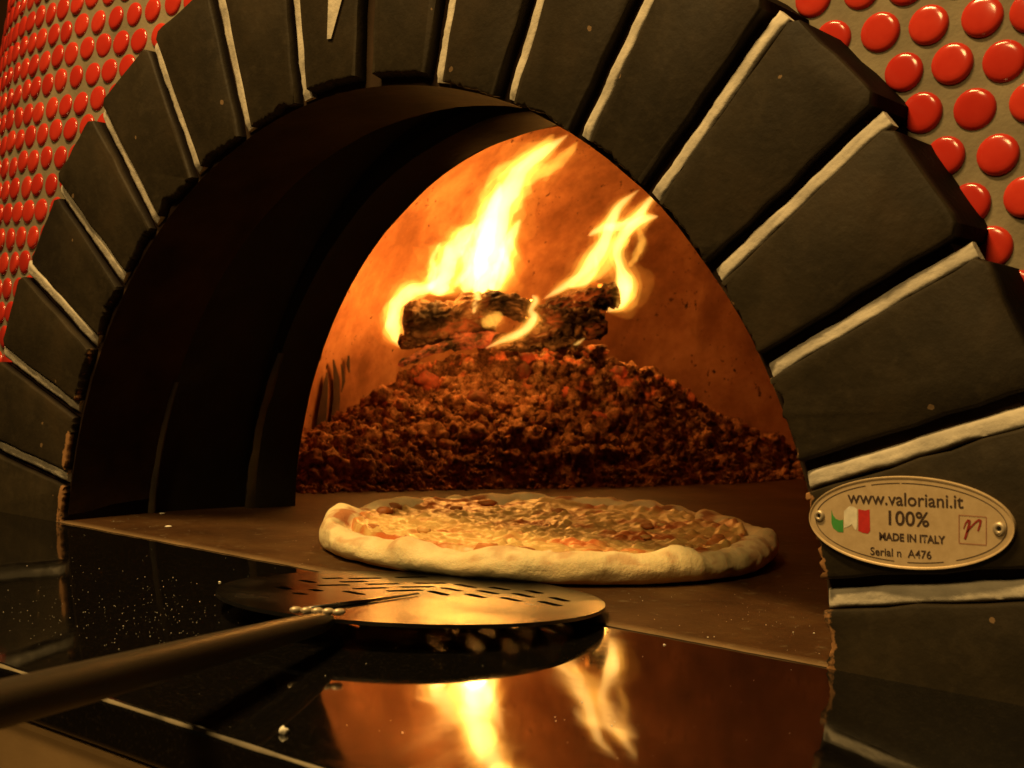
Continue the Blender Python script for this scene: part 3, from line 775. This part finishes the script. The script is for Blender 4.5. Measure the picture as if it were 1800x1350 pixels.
def log(p0, p1, r0, r1, lab, mat, seed, flat=0.85, bend=0.0, crack=1.0, d0=0.0, d1=0.0, DD=4.72):
    A = at(p0[0], p0[1], DD + d0); B = at(p1[0], p1[1], DD + d1)
    ax = (B - A).normalized(); sd = ax.cross(Vector((0, 0, 1))).normalized(); up = sd.cross(ax)
    L = (B - A).length; nl, nc = max(30, int(L / 0.0045)), 90; V = []; CR = []
    for k in range(nl):
        t = k / (nl - 1); rr = (r0 + (r1 - r0) * t) / 478
        e = min(t, 1 - t) * L / rr
        endf = 1.0 if e > 0.25 else 0.82 + 0.18 * e / 0.25
        cen = A + (B - A) * t + up * (bend / 478 * math.sin(math.pi * t)) + up * 0.006 * fbm((t * 4, seed, 1))
        for q in range(nc):
            a = 2 * math.pi * q / nc
            # split-log profile: facets
            fc = 1 - 0.16 * (0.5 + 0.5 * math.cos(3 * a + seed * 1.7 + 0.6 * math.sin(t * 3 + seed))) + 0.10 * fbm((math.cos(a) * 1.2, math.sin(a) * 1.2, t * 3 + seed * 5), 3)
            u_, v_ = t * L, a * rr
            wv = fbm((u_ * 7, v_ * 7, seed), 2)
            dv = noise.voronoi(Vector((u_ / 0.090 + wv * 0.6 + seed * 3.1, v_ / 0.048 + 0.5 * wv, seed)))[0]
            d2 = noise.voronoi(Vector((u_ / 0.034 + seed, v_ / 0.022, seed * 2.0)))[0]
            cr = max(max(0.0, 1 - (dv[1] - dv[0]) / 0.20), 0.35 * max(0.0, 1 - (d2[1] - d2[0]) / 0.16)) * crack * (0.75 + 0.5 * wv)
            cr = max(0, min(1, cr))
            rad = rr * endf * fc - 0.024 * cr + 0.010 * fbm((u_ * 40, v_ * 40, seed), 3)
            V.append(cen + (sd * math.cos(a) + up * (math.sin(a) * flat)) * rad); CR.append(cr)
    F = grid_faces(nl, nc, False, True)
    for k, sgn in ((0, -1), (nl - 1, 1)):
        c = sum((V[k * nc + q] for q in range(nc)), Vector()) / nc; V.append(c + ax * sgn * 0.012); CR.append(0.8)
        for q in range(nc): F.append((k * nc + q, k * nc + (q + 1) % nc, len(V) - 1))
    c = (A + B) / 2
    o = mesh('burning_log', [v[:] for v in V], F, mat, None, (c.x, c.y, c.z), True)
    at_ = o.data.attributes.new('crack', 'FLOAT', 'POINT'); at_.data.foreach_set('value', CR)
    tag(o, lab, 'log', 'logs burning on the ash heap')
    return o
log((712, 566), (868, 562), 42, 36, 'thick charred log with cracked end, leftmost on the fire', M_CHAR, 1, 0.9, 4, 1.0, -0.02, 0.04)
log((800, 545), (938, 552), 30, 28, 'bent black split log arching over the middle of the fire', M_CHAR, 2, 0.8, 16, 0.6, -0.05, -0.05)
log((928, 570), (1060, 572), 37, 30, 'squared charred log with checkered cracks at the right of the fire', M_CHAR, 3, 0.95, 0, 1.0, -0.08, 0.02)
log((962, 545), (1086, 515), 22, 28, 'dark log end sticking up behind the right flame', M_CHAR, 4, 0.9, 0, 0.8, 0.14, 0.14)
log((704, 640), (815, 598), 12, 18, 'thin red glowing branch sloping up from the lower left of the fire', M_HOT, 5, 0.6, 3, 0.5, -0.10, -0.02)
log((704, 602), (800, 588), 15, 20, 'small round log end below the thick left log', M_CHAR, 6, 1.0, 0, 0.5, 0.0, 0.05)
log((868, 604), (1012, 602), 17, 17, 'dark log lying at the bottom right on the ash crest', M_CHAR, 7, 0.9, 0, 0.8, -0.08, -0.04)
log((790, 600), (880, 596), 22, 20, 'short crumbling log under the middle of the fire', M_HOT, 8, 0.7, 0, 0.7, -0.02, -0.04)

# flames: closed bodies filled with glowing gas
def m_flame(name, color, strength):
    m = bpy.data.materials.new(name); m.use_nodes = True; nt = m.node_tree; nt.nodes.clear()
    out = nt.nodes.new('ShaderNodeOutputMaterial'); em = nt.nodes.new('ShaderNodeEmission')
    em.inputs[0].default_value = (*color, 1); em.inputs[1].default_value = strength
    nt.links.new(em.outputs[0], out.inputs['Volume']); return m
F_HAZE = m_flame('flame_haze', (1.0, 0.24, 0.018), 0.7)
F_OUT = m_flame('flame_outer', (1.0, 0.30, 0.025), 8)
F_VEIL = m_flame('flame_veil', (1.0, 0.36, 0.035), 26)
F_MID = m_flame('flame_body', (1.0, 0.46, 0.055), 85)
F_IN = m_flame('flame_core', (1.0, 0.60, 0.17), 170)
def catmull(P, n):
    out = []
    m = len(P)
    for k in range(n):
        t = k / (n - 1) * (m - 1); i = min(int(t), m - 2); f = t - i
        p0, p1, p2, p3 = P[max(0, i - 1)], P[i], P[i + 1], P[min(m - 1, i + 2)]
        out.append(tuple(0.5 * (2 * b + (c - a) * f + (2 * a - 5 * b + 4 * c - d) * f * f + (3 * b - a - 3 * c + d) * f ** 3) for a, b, c, d in zip(p0, p1, p2, p3)))
    return out
def tongue(path, dist, lean, scale, seed, wob=1.0):
    """path of (px, py, halfwidth px) -> closed tube; lean: change of distance along it"""
    n, nc = 46, 18
    pts = catmull(path, n); V = []
    Pw = [at(p[0], p[1], dist + lean * k / (n - 1)) for k, p in enumerate(pts)]
    for k in range(n):
        t = k / (n - 1)
        tg = (Pw[min(n - 1, k + 1)] - Pw[max(0, k - 1)]).normalized()
        s1 = tg.cross(FW).normalized(); s2 = tg.cross(s1)
        endf = min(1.0, math.sqrt(max(0, t * 9)) , math.sqrt(max(0, (1 - t) * 9)))
        r = max(0.5, pts[k][2]) * 1.1 / 478 * scale * endf
        for q in range(nc):
            a = 2 * math.pi * q / nc
            d = 1 + wob * 0.55 * fbm((math.cos(a) * 0.9 + seed, math.sin(a) * 0.9, t * 7 + seed * 3), 3)
            V.append(Pw[k] + (s1 * math.cos(a) + s2 * math.sin(a) * 0.75) * (r * d + 0.0006))
    F = grid_faces(n, nc, False, True)
    F.append(tuple(range(nc))); F.append(tuple(range((n - 1) * nc, n * nc))[::-1])
    return V, F
def flame(lab, tongues, dist):
    P = at(tongues[0][0][0][0], tongues[0][0][0][1], dist)
    root = empty('flame', P[:]); tag(root, lab, 'flame', 'flames rising from the logs')
    for k, (path, lean, core) in enumerate(tongues):
        for nm, sc_, mt in (('flame_haze', 2.5, F_HAZE), ('outer_flame', 1.85, F_OUT), ('flame_veil', 1.3, F_VEIL), ('flame_body', 0.95, F_MID)) + ((('flame_core', 0.6, F_IN),) if core else ()):
            V, F = tongue(path, dist, lean, sc_, k * 2.3 + sc_ * 0.35 + path[0][0] * .01)
            o = mesh(nm, [v[:] for v in V], F, mt, root, P[:], True)
            bm = bmesh.new(); bm.from_mesh(o.data); bmesh.ops.recalc_face_normals(bm, faces=bm.faces[:]); bm.to_mesh(o.data); bm.free()
    return root
flame('tall yellow white flame streaming up from the left logs', [
    ([(842, 535, 12), (850, 500, 30), (858, 455, 32), (868, 400, 30), (888, 345, 26), (918, 298, 20), (955, 268, 13), (1000, 236, 3)], -0.12, True),
    ([(770, 520, 26), (775, 490, 24), (795, 450, 22), (812, 420, 20), (836, 392, 5)], -0.05, True),
    ([(815, 515, 14), (835, 470, 26), (850, 430, 28), (862, 380, 20), (880, 320, 8)], -0.08, True),
    ([(866, 515, 14), (880, 470, 18), (895, 425, 14), (915, 385, 4)], -0.06, True),
    ([(905, 330, 6), (945, 305, 12), (975, 290, 9), (1000, 268, 7), (1016, 248, 2)], -0.04, False),
    ([(752, 512, 8), (762, 480, 10), (760, 455, 6), (775, 425, 2)], 0.05, True),
    ([(800, 505, 8), (822, 470, 11), (818, 440, 9), (832, 412, 7), (850, 385, 2)], 0.06, True),
    ([(880, 500, 6), (892, 470, 9), (886, 440, 7), (900, 415, 2)], 0.04, True),
    ([(862, 380, 8), (850, 350, 7), (862, 325, 5), (890, 300, 2)], 0.0, False),
    ([(900, 360, 8), (925, 335, 7), (930, 312, 4), (950, 295, 1.5)], 0.0, False),
    ([(852, 330, 3), (870, 305, 7), (905, 290, 9), (950, 262, 8), (975, 235, 3)], -0.04, False)], 4.74)
flame('bright glare of flame wrapping the left end of the thick log', [
    ([(706, 612, 5), (694, 585, 14), (690, 560, 17), (700, 530, 16), (725, 512, 17), (755, 505, 12), (772, 490, 4)], 0.0, True)], 4.80)
flame('forked yellow flame curling up behind the right logs', [
    ([(1066, 548, 7), (1090, 528, 17), (1100, 500, 20), (1090, 470, 13), (1084, 440, 11), (1098, 410, 12), (1125, 388, 13), (1158, 380, 4)], -0.05, True),
    ([(955, 526, 3), (985, 508, 8), (1015, 490, 12), (1040, 462, 15), (1060, 430, 15), (1072, 395, 12), (1090, 362, 9), (1125, 332, 2)], -0.05, True),
    ([(1000, 505, 4), (1030, 495, 7), (1048, 470, 6), (1046, 448, 2)], -0.02, True),
    ([(1105, 470, 3), (1118, 450, 6), (1128, 425, 6), (1122, 400, 3)], 0.02, False),
    ([(1034, 415, 5), (1060, 400, 9), (1085, 398, 11), (1115, 385, 12), (1145, 350, 6), (1156, 338, 2)], -0.04, True),
    ([(1025, 490, 6), (1055, 480, 9), (1075, 440, 10), (1108, 420, 5)], 0.0, False)], 4.86)
flame('thin curling flame licking across the front of the logs', [
    ([(852, 613, 2), (880, 600, 5), (915, 585, 8), (938, 562, 9), (934, 545, 6), (942, 528, 6), (935, 518, 3)], 0.0, True)], 4.47)
flame('small flame dripping over the top edge of the left log', [
    ([(832, 552, 3), (835, 538, 5), (839, 522, 7), (838, 508, 7), (842, 495, 4)], 0.03, True)], 4.60)
flame('small flame glow in the hollow between the left and middle logs', [
    ([(848, 575, 4), (858, 566, 9), (872, 560, 10), (880, 548, 4)], 0.0, False)], 4.60)
flame('tiny flame tip at the right end of the bottom log', [
    ([(1008, 606, 1.5), (1018, 602, 3), (1028, 594, 1)], 0.0, True)], 4.62)
def fire_light(px, py, dist, e, r=0.03, c=(1.0, 0.385, 0.058)):
    ld = bpy.data.lights.new('fire_light', 'POINT'); ld.energy = e; ld.shadow_soft_size = r; ld.color = c
    o = bpy.data.objects.new('fire_light', ld); col.objects.link(o); o.location = at(px, py, dist) * S
for px, py, d, e, r in ((846, 500, 4.70, .50, .012), (858, 480, 4.72, .50, .012), (834, 494, 4.72, .34, .012), (868, 430, 4.82, .11, .014), (880, 365, 4.74, .05, .014), (915, 305, 4.68, .03, .012),
                        (770, 504, 4.62, .20, .010), (792, 482, 4.72, .28, .010), (692, 572, 4.80, .11, .008), (706, 532, 4.80, .13, .008),
                        (990, 516, 5.15, .65, .010), (1072, 566, 5.05, .20, .006), (900, 592, 4.43, .09, .006), (935, 568, 4.43, .10, .006), (790, 608, 4.42, .08, .006)):
    fire_light(px, py, d, e, r)

# ================================================================== PIZZA
PZ = Vector((0.028, 0.602, 0.002)); PR = 0.512
def m_dough():
    m, nt, b = newmat('baked_dough'); v = gpos(nt)
    n1 = nz(nt, v, 28, 5); n2 = nz(nt, v, 320, 4, 0.7)
    r = ramp(nt, n1.outputs[0], [(0.25, (0.74, 0.56, 0.27)), (0.55, (0.84, 0.69, 0.38)), (0.8, (0.70, 0.46, 0.19))])
    a = N(nt, 'ShaderNodeAttribute'); a.attribute_name = 'brown'
    c = mixc(nt, a.outputs['Fac'], r.outputs[0], (0.42, 0.13, 0.035))
    nt.links.new(c, b.inputs['Base Color']); b.inputs['Roughness'].default_value = 0.75; b.inputs['Subsurface Weight'].default_value = 0.15
    b.inputs['Subsurface Radius'].default_value = (0.004, 0.002, 0.001); b.inputs['Specular IOR Level'].default_value = 0.25
    bump(nt, b, n2.outputs[0], 0.55, 0.0012); return m
def m_cheese():
    m, nt, b = newmat('melted_cheese_and_sauce'); v = gpos(nt)
    n1 = nz(nt, v, 42, 5, 0.6); n2 = nz(nt, v, 150, 4)
    a = N(nt, 'ShaderNodeAttribute'); a.attribute_name = 'sauce'
    r = ramp(nt, n1.outputs[0], [(0.3, (0.50, 0.27, 0.075)), (0.6, (0.66, 0.44, 0.15))])
    c = mixc(nt, a.outputs['Fac'], r.outputs[0], (0.50, 0.11, 0.022))
    nt.links.new(c, b.inputs['Base Color']); b.inputs['Roughness'].default_value = 0.38; b.inputs['Specular IOR Level'].default_value = 0.4
    bump(nt, b, n2.outputs[0], 0.5, 0.002); return m
M_DOUGH, M_CHEESE = m_dough(), m_cheese()
M_SAUCE = simple('tomato_sauce', (0.48, 0.17, 0.04), 0.5, var=0.3, scale=90, bumps=0.4, bscale=160, bdist=0.002)
def pizza():
    root = empty('pizza', PZ[:]); tag(root, 'round cheese pizza with a pale puffy crust baking on the hearth', 'pizza')
    na = 300
    prof = [(0.80, 0.004), (0.93, 0.002), (0.97, 0.006), (0.99, 0.018), (1.0, 0.034), (1.0, 0.052), (0.988, 0.070), (0.965, 0.083), (0.935, 0.089), (0.90, 0.087), (0.87, 0.078), (0.845, 0.064), (0.82, 0.052), (0.78, 0.044)]
    # refine profile
    pr = catmull(prof, 40); V = []; BR = []
    for k in range(na):
        a = 2 * math.pi * k / na; ca, sa = math.cos(a), math.sin(a)
        hgt = 0.70 + 0.24 * fbm((ca * 2.2, sa * 2.2, 5.1), 3) + 0.10 * fbm((ca * 7, sa * 7, 2), 3)
        rad = 1 + 0.035 * fbm((ca * 1.6, sa * 1.6, 8.4), 3) + 0.008 * fbm((ca * 9, sa * 9, 1), 3)
        wid = 1 + 0.5 * fbm((ca * 3, sa * 3, 11), 3)
        for q, (f, z) in enumerate(pr):
            ff = 1 - (1 - f) * wid if f > 0.8 else f
            b = 0.0045 * fbm((ca * 8 * ff, sa * 8 * ff, z * 14), 3) * (1 if z > 0.012 else 0)
            rr = PR * rad * (ff) + b
            V.append((PZ.x + rr * ca, PZ.y + rr * sa, PZ.z + max(0, z * hgt + b * .8)))
            s = fbm((ca * 9 * ff + 3, sa * 9 * ff, 3 + z * 6), 3)
            inner = 1 if (q > 24) else 0.0
            BR.append(max(0, min(1, (s - 0.18) * 4)) * (0.9 if inner else 0.45 if z > 0.06 else 0.12))
    F = grid_faces(na, 40, True, False)
    o = mesh('crust', V, F, M_DOUGH, root, PZ[:], True)
    o.data.attributes.new('brown', 'FLOAT', 'POINT').data.foreach_set('value', BR)
    # cheese
    nr = 90; V = []; SA = []
    for k in range(na):
        a = 2 * math.pi * k / na; ca, sa = math.cos(a), math.sin(a)
        for q in range(nr):
            f = 0.925 * (q + 0.3) / nr; r = PR * f
            x, y = r * ca, r * sa
            c = noise.voronoi(Vector((x * 24, y * 24, 0.5)))[0][0]; c2 = noise.voronoi(Vector((x * 42, y * 42, 3.5)))[0][0]
            z = 0.046 + 0.012 * fbm((x * 5, y * 5, 1), 3) + 0.020 * max(0, 0.45 - c) + 0.012 * max(0, .5 - c2) + 0.004 * fbm((x * 50, y * 50, 2), 3)
            z -= 0.010 * max(0, 1 - f / 0.5) * .5
            if f > 0.80: z += 0.010 * min(1, (f - 0.80) / 0.06) - max(0, f - 0.865) ** 1.0 * 1.5
            V.append((PZ.x + x, PZ.y + y, PZ.z + z))
            s = fbm((x * 7 + 5, y * 7, 6), 4)
            SA.append(max(0, min(1, (s - 0.02) * 2.2 + (0.35 if f > .76 else 0))) * 0.9)
    F = grid_faces(na, nr, True, False); F.append(tuple(k * nr for k in range(na))[::-1])
    o = mesh('cheese', V, F, M_CHEESE, root, PZ[:], True)
    o.data.attributes.new('sauce', 'FLOAT', 'POINT').data.foreach_set('value', SA)
    # blisters of sauce and cheese
    r = random.Random(12)
    spots = [(-0.86, -0.10, .024, 0), (-0.80, -0.22, .020, 0), (-0.42, -0.70, .020, 0), (0.30, -0.78, .030, 0), (0.42, -0.70, .022, 0), (0.62, -0.55, .022, 0), (0.72, -0.4, .02, 0), (0.80, 0.1, .026, 0), (-0.7, .42, .02, 0)]
    for k in range(9):
        a = r.uniform(0, 6.28); f = math.sqrt(r.uniform(.02, .62)); spots.append((f * math.cos(a), f * math.sin(a), r.uniform(.009, .02), 0 if r.random() < .3 else 1))
    for k, (fx, fy, s, cheese) in enumerate(spots):
        V = LUMPS[k % 14] * np.array([s * r.uniform(.9, 1.4), s * r.uniform(.9, 1.3), s * .5])
        c = Vector((PZ.x + fx * PR, PZ.y + fy * PR, PZ.z + 0.050))
        o = mesh('cheese_blister' if cheese else 'sauce_blister', V + np.array(c[:]), ICO2[1], M_CHEESE if cheese else M_SAUCE, root, c[:], True)
        if cheese: o.data.attributes.new('sauce', 'FLOAT', 'POINT').data.foreach_set('value', [r.uniform(0, .3)] * len(o.data.vertices))
pizza()

# ================================================================== PEEL
def m_alu():
    m, nt, b = newmat('brushed_aluminium'); v = gpos(nt)
    mp = N(nt, 'ShaderNodeMapping'); mp.inputs['Scale'].default_value = (1, 8, 1); mp.inputs['Rotation'].default_value = (0, 0, 0.67); nt.links.new(v, mp.inputs[0])
    n = nz(nt, mp.outputs[0], 120, 5); n2 = nz(nt, v, 25, 4)
    r = ramp(nt, n2.outputs[0], [(0.3, (0.17, 0.158, 0.14)), (0.7, (0.28, 0.26, 0.23))]); nt.links.new(r.outputs[0], b.inputs['Base Color'])
    rr = ramp(nt, n2.outputs[0], [(0.3, (0.16,) * 3), (0.7, (0.28,) * 3)]); nt.links.new(rr.outputs[0], b.inputs['Roughness'])
    b.inputs['Metallic'].default_value = 1.0; bump(nt, b, n.outputs[0], 0.04, 0.0005); return m
M_ALU = m_alu()
M_HANDLE = simple('dull_brown_handle', (0.055, 0.040, 0.024), 0.45, 0.35, var=0.25, scale=15, bumps=0.1)
BC = Vector((0.293, -0.136, 0.0235)); BR_ = 0.331; BN = Vector((-0.025, 0.053, 1)).normalized()
def peel():
    root = empty('pizza_peel', BC[:]); tag(root, 'round perforated metal turning peel with long handle held at the oven mouth', 'pizza peel')
    ex = Vector((1, 0, 0.025)).normalized(); ey = BN.cross(ex)
    def loc2(px, py):
        P = on_plane(px, py, BC, BN) - BC; return Vector((P.dot(ex), P.dot(ey)))
    segs = [(615, 1017, 668, 1016), (645, 1027, 700, 1026), (600, 1023, 643, 1022), (623, 1035, 680, 1033), (682, 1039, 740, 1037), (705, 1032, 762, 1031), (730, 1025, 783, 1025), (697, 1015, 750, 1014), (560, 1029, 612, 1028), (570, 1017, 600, 1016),
            (607, 1039, 637, 1045), (757, 1039, 785, 1046), (778, 1033, 810, 1039), (803, 1027, 833, 1033), (822, 1044, 850, 1051), (842, 1038, 873, 1044), (863, 1032, 893, 1037), (883, 1050, 913, 1057), (905, 1043, 935, 1050), (928, 1038, 950, 1043), (950, 1057, 983, 1065), (970, 1050, 997, 1057),
            (490, 1032, 512, 1036), (518, 1042, 536, 1045), (548, 1036, 563, 1039), (530, 1020, 552, 1024)]
    pts = []; edges = []; slots = []
    n = 96
    for k in range(n): pts.append(Vector((BR_ * math.cos(2 * math.pi * k / n), BR_ * math.sin(2 * math.pi * k / n))))
    edges += [(k, (k + 1) % n) for k in range(n)]
    for x0, y0, x1, y1 in segs:
        A, B = loc2(x0, y0), loc2(x1, y1)
        if max(A.length, B.length) > BR_ - .02: continue
        d = (B - A).normalized(); nn = Vector((-d.y, d.x)) * 0.0095
        poly = [A - nn, B - nn, B + nn * .6 + d * .004, B + nn, A + nn]
        poly = [A - nn, B - nn, B + d * .004, B + nn, A + nn, A - d * .004]
        b = len(pts); pts += poly; edges += [(b + k, b + (k + 1) % 6) for k in range(6)]; slots.append((A, B, d))
    vs, es, fs, _, _, _ = delaunay_2d_cdt(pts, edges, [], 0, 1e-6)
    F = []
    for f in fs:
        c = sum((vs[i] for i in f), Vector((0, 0))) / len(f)
        if c.length > BR_: continue
        hole = False
        for A, B, d in slots:
            q = c - A; t = q.dot(d); s = abs(q.x * -d.y + q.y * d.x)
            if -0.003 < t < (B - A).length + .003 and s < 0.0096: hole = True; break
        if not hole: F.append(list(f))
    V = [BC + ex * v.x + ey * v.y for v in vs]
    o = mesh('blade', [v[:] for v in V], F, M_ALU, root, BC[:])
    sm = o.modifiers.new('thickness', 'SOLIDIFY'); sm.thickness = 0.006 * S; sm.offset = -1
    # folded stiffening rib, tang and weld where the handle meets the blade
    def tube(name, P, R, mat, nc=20, parent=root, smooth=True):
        V = []
        m = len(P)
        for k in range(m):
            tg = (P[min(m - 1, k + 1)] - P[max(0, k - 1)]).normalized()
            s1 = tg.cross(Vector((0, 0, 1))).normalized(); s2 = s1.cross(tg)
            for q in range(nc):
                a = 2 * math.pi * q / nc; V.append((P[k] + (s1 * math.cos(a) + s2 * math.sin(a)) * R[k])[:])
        F = grid_faces(m, nc, False, True); F.append(tuple(range(nc))); F.append(tuple(range((m - 1) * nc, m * nc))[::-1])
        return mesh(name, V, F, mat, parent, P[0][:], smooth)
    H0 = on_plane(585, 1089, BC - BN * 0.006, BN)
    d0 = (H0 - CAM).dot(FW)
    H1 = at(-330, 1322, d0 * 0.5)
    P = [H0.lerp(H1, t) for t in [0, .012, .03, .06, .1, .2, .35, .5, .65, .8, 1.0]]
    RR = [0.005, 0.009, 0.013, 0.0158, 0.0172, 0.019, 0.0203, 0.0212, 0.022, 0.0225, 0.0225]
    h = tube('handle', P, RR, M_HANDLE, 28)
    T0 = on_plane(540, 1071, BC + BN * 0.004, BN); T1 = on_plane(736, 1043, BC + BN * 0.003, BN)
    tube('tang', [T0, T0.lerp(T1, .5), T1], [0.004, 0.0035, 0.0015], M_ALU, 8)
    for k in range(5):
        c = on_plane(520 + k * 19, 1072 + k * 0.9, BC + BN * 0.010, BN)
        V = ICO2[0] * np.array([0.0100, 0.0062, 0.0055]); Rz = np.array(Matrix.Rotation(0.9, 3, 'Z'))
        mesh('weld_bead', V @ Rz.T + np.array(c[:]), ICO2[1], M_STEEL, root, c[:], True)
peel()

# ================================================================== CRUMBS AND FLOUR
M_FLOUR = simple('flour_white', (0.8, 0.74, 0.62), 0.9, bumps=0)
def specks():
    r = random.Random(5); Vs = []; Fs = []; base = 0
    V0, F0 = ico(1)
    def add(px, py, s):
        nonlocal base
        P = on_plane(px, py, (0, 0, -0.003), Vector((0, 0, 1)))
        if not (-0.81 < P.y < -0.002): return
        L = V0 * np.array([s * r.uniform(.7, 1.4), s * r.uniform(.7, 1.4), s * .7]) + np.array([P.x, P.y, -0.0026]); Vs.append(L); Fs.append(F0 + base); base += len(L)
    for k in range(190): add(r.gauss(255, 85), r.gauss(1080, 34), 0.00042 * math.exp(r.gauss(0, .35)))
    for k in range(40): add(r.gauss(80, 60), r.gauss(1075, 35), 0.00042 * math.exp(r.gauss(0, .3)))
    for k in range(60): add(r.uniform(100, 560), r.uniform(940, 1120), 0.00045 * math.exp(r.gauss(0, .35)))
    for k in range(50): add(r.uniform(300, 1400), r.uniform(1100, 1340), 0.0004 * math.exp(r.gauss(0, .4)))
    o = mesh('flour_specks', np.concatenate(Vs), np.concatenate(Fs), M_FLOUR, None, (0.2, -0.4, -0.006))
    tag(o, 'fine white flour specks scattered over the black granite', 'flour', kind='stuff')
    # flour and crumbs on the hearth
    Vs.clear(); Fs.clear(); base = 0
    for k in range(170):
        px, py = (r.uniform(200, 570), r.uniform(905, 1000)) if k < 70 else (r.uniform(1050, 1440), r.uniform(1030, 1150))
        P = on_plane(px, py, (0, 0, 0), Vector((0, 0, 1)))
        if P.y < 0.01 or abs(P.x) > 1: continue
        s = 0.0005 * math.exp(r.gauss(0, .5)); L = V0 * np.array([s, s, s * .6]) + np.array([P.x, P.y, 0.0006]); Vs.append(L); Fs.append(F0 + base); base += len(L)
    o = mesh('flour_dust', np.concatenate(Vs), np.concatenate(Fs), M_FLOUR, None, (0.0, 0.1, 0.0))
    tag(o, 'sparse flour grains on the brown hearth stone beside the pizza', 'flour', kind='stuff')
specks()
def crumb(px, py, s, z, lab, fl=0.7, seed=0):
    P = on_plane(px, py, (0, 0, z), Vector((0, 0, 1)))
    V = lump(ICO2, 200 + seed, 0.5, 2.2) * np.array([s, s, s * fl]) + np.array([P.x, P.y, z + s * fl * .7])
    tag(mesh('crumb', V, ICO2[1], M_FLOUR, None, (P.x, P.y, z), True), lab, 'crumb', 'crumbs around the oven mouth')
crumb(498, 1290, 0.0055, -0.003, 'pale crumb alone on the black granite near its front edge', 0.9, 1)
crumb(296, 926, 0.009, 0.0, 'flat white flake on the hearth left of the pizza', 0.15, 2)
crumb(285, 903, 0.008, 0.0, 'white flake at the foot of the left jamb', 0.2, 3)
crumb(386, 1024, 0.0028, -0.003, 'tiny white crumb on the granite just left of the peel blade', 0.5, 4)
crumb(1168, 1134, 0.0022, -0.003, 'small crumb on the granite below the right end of the hearth edge', 0.5, 5)
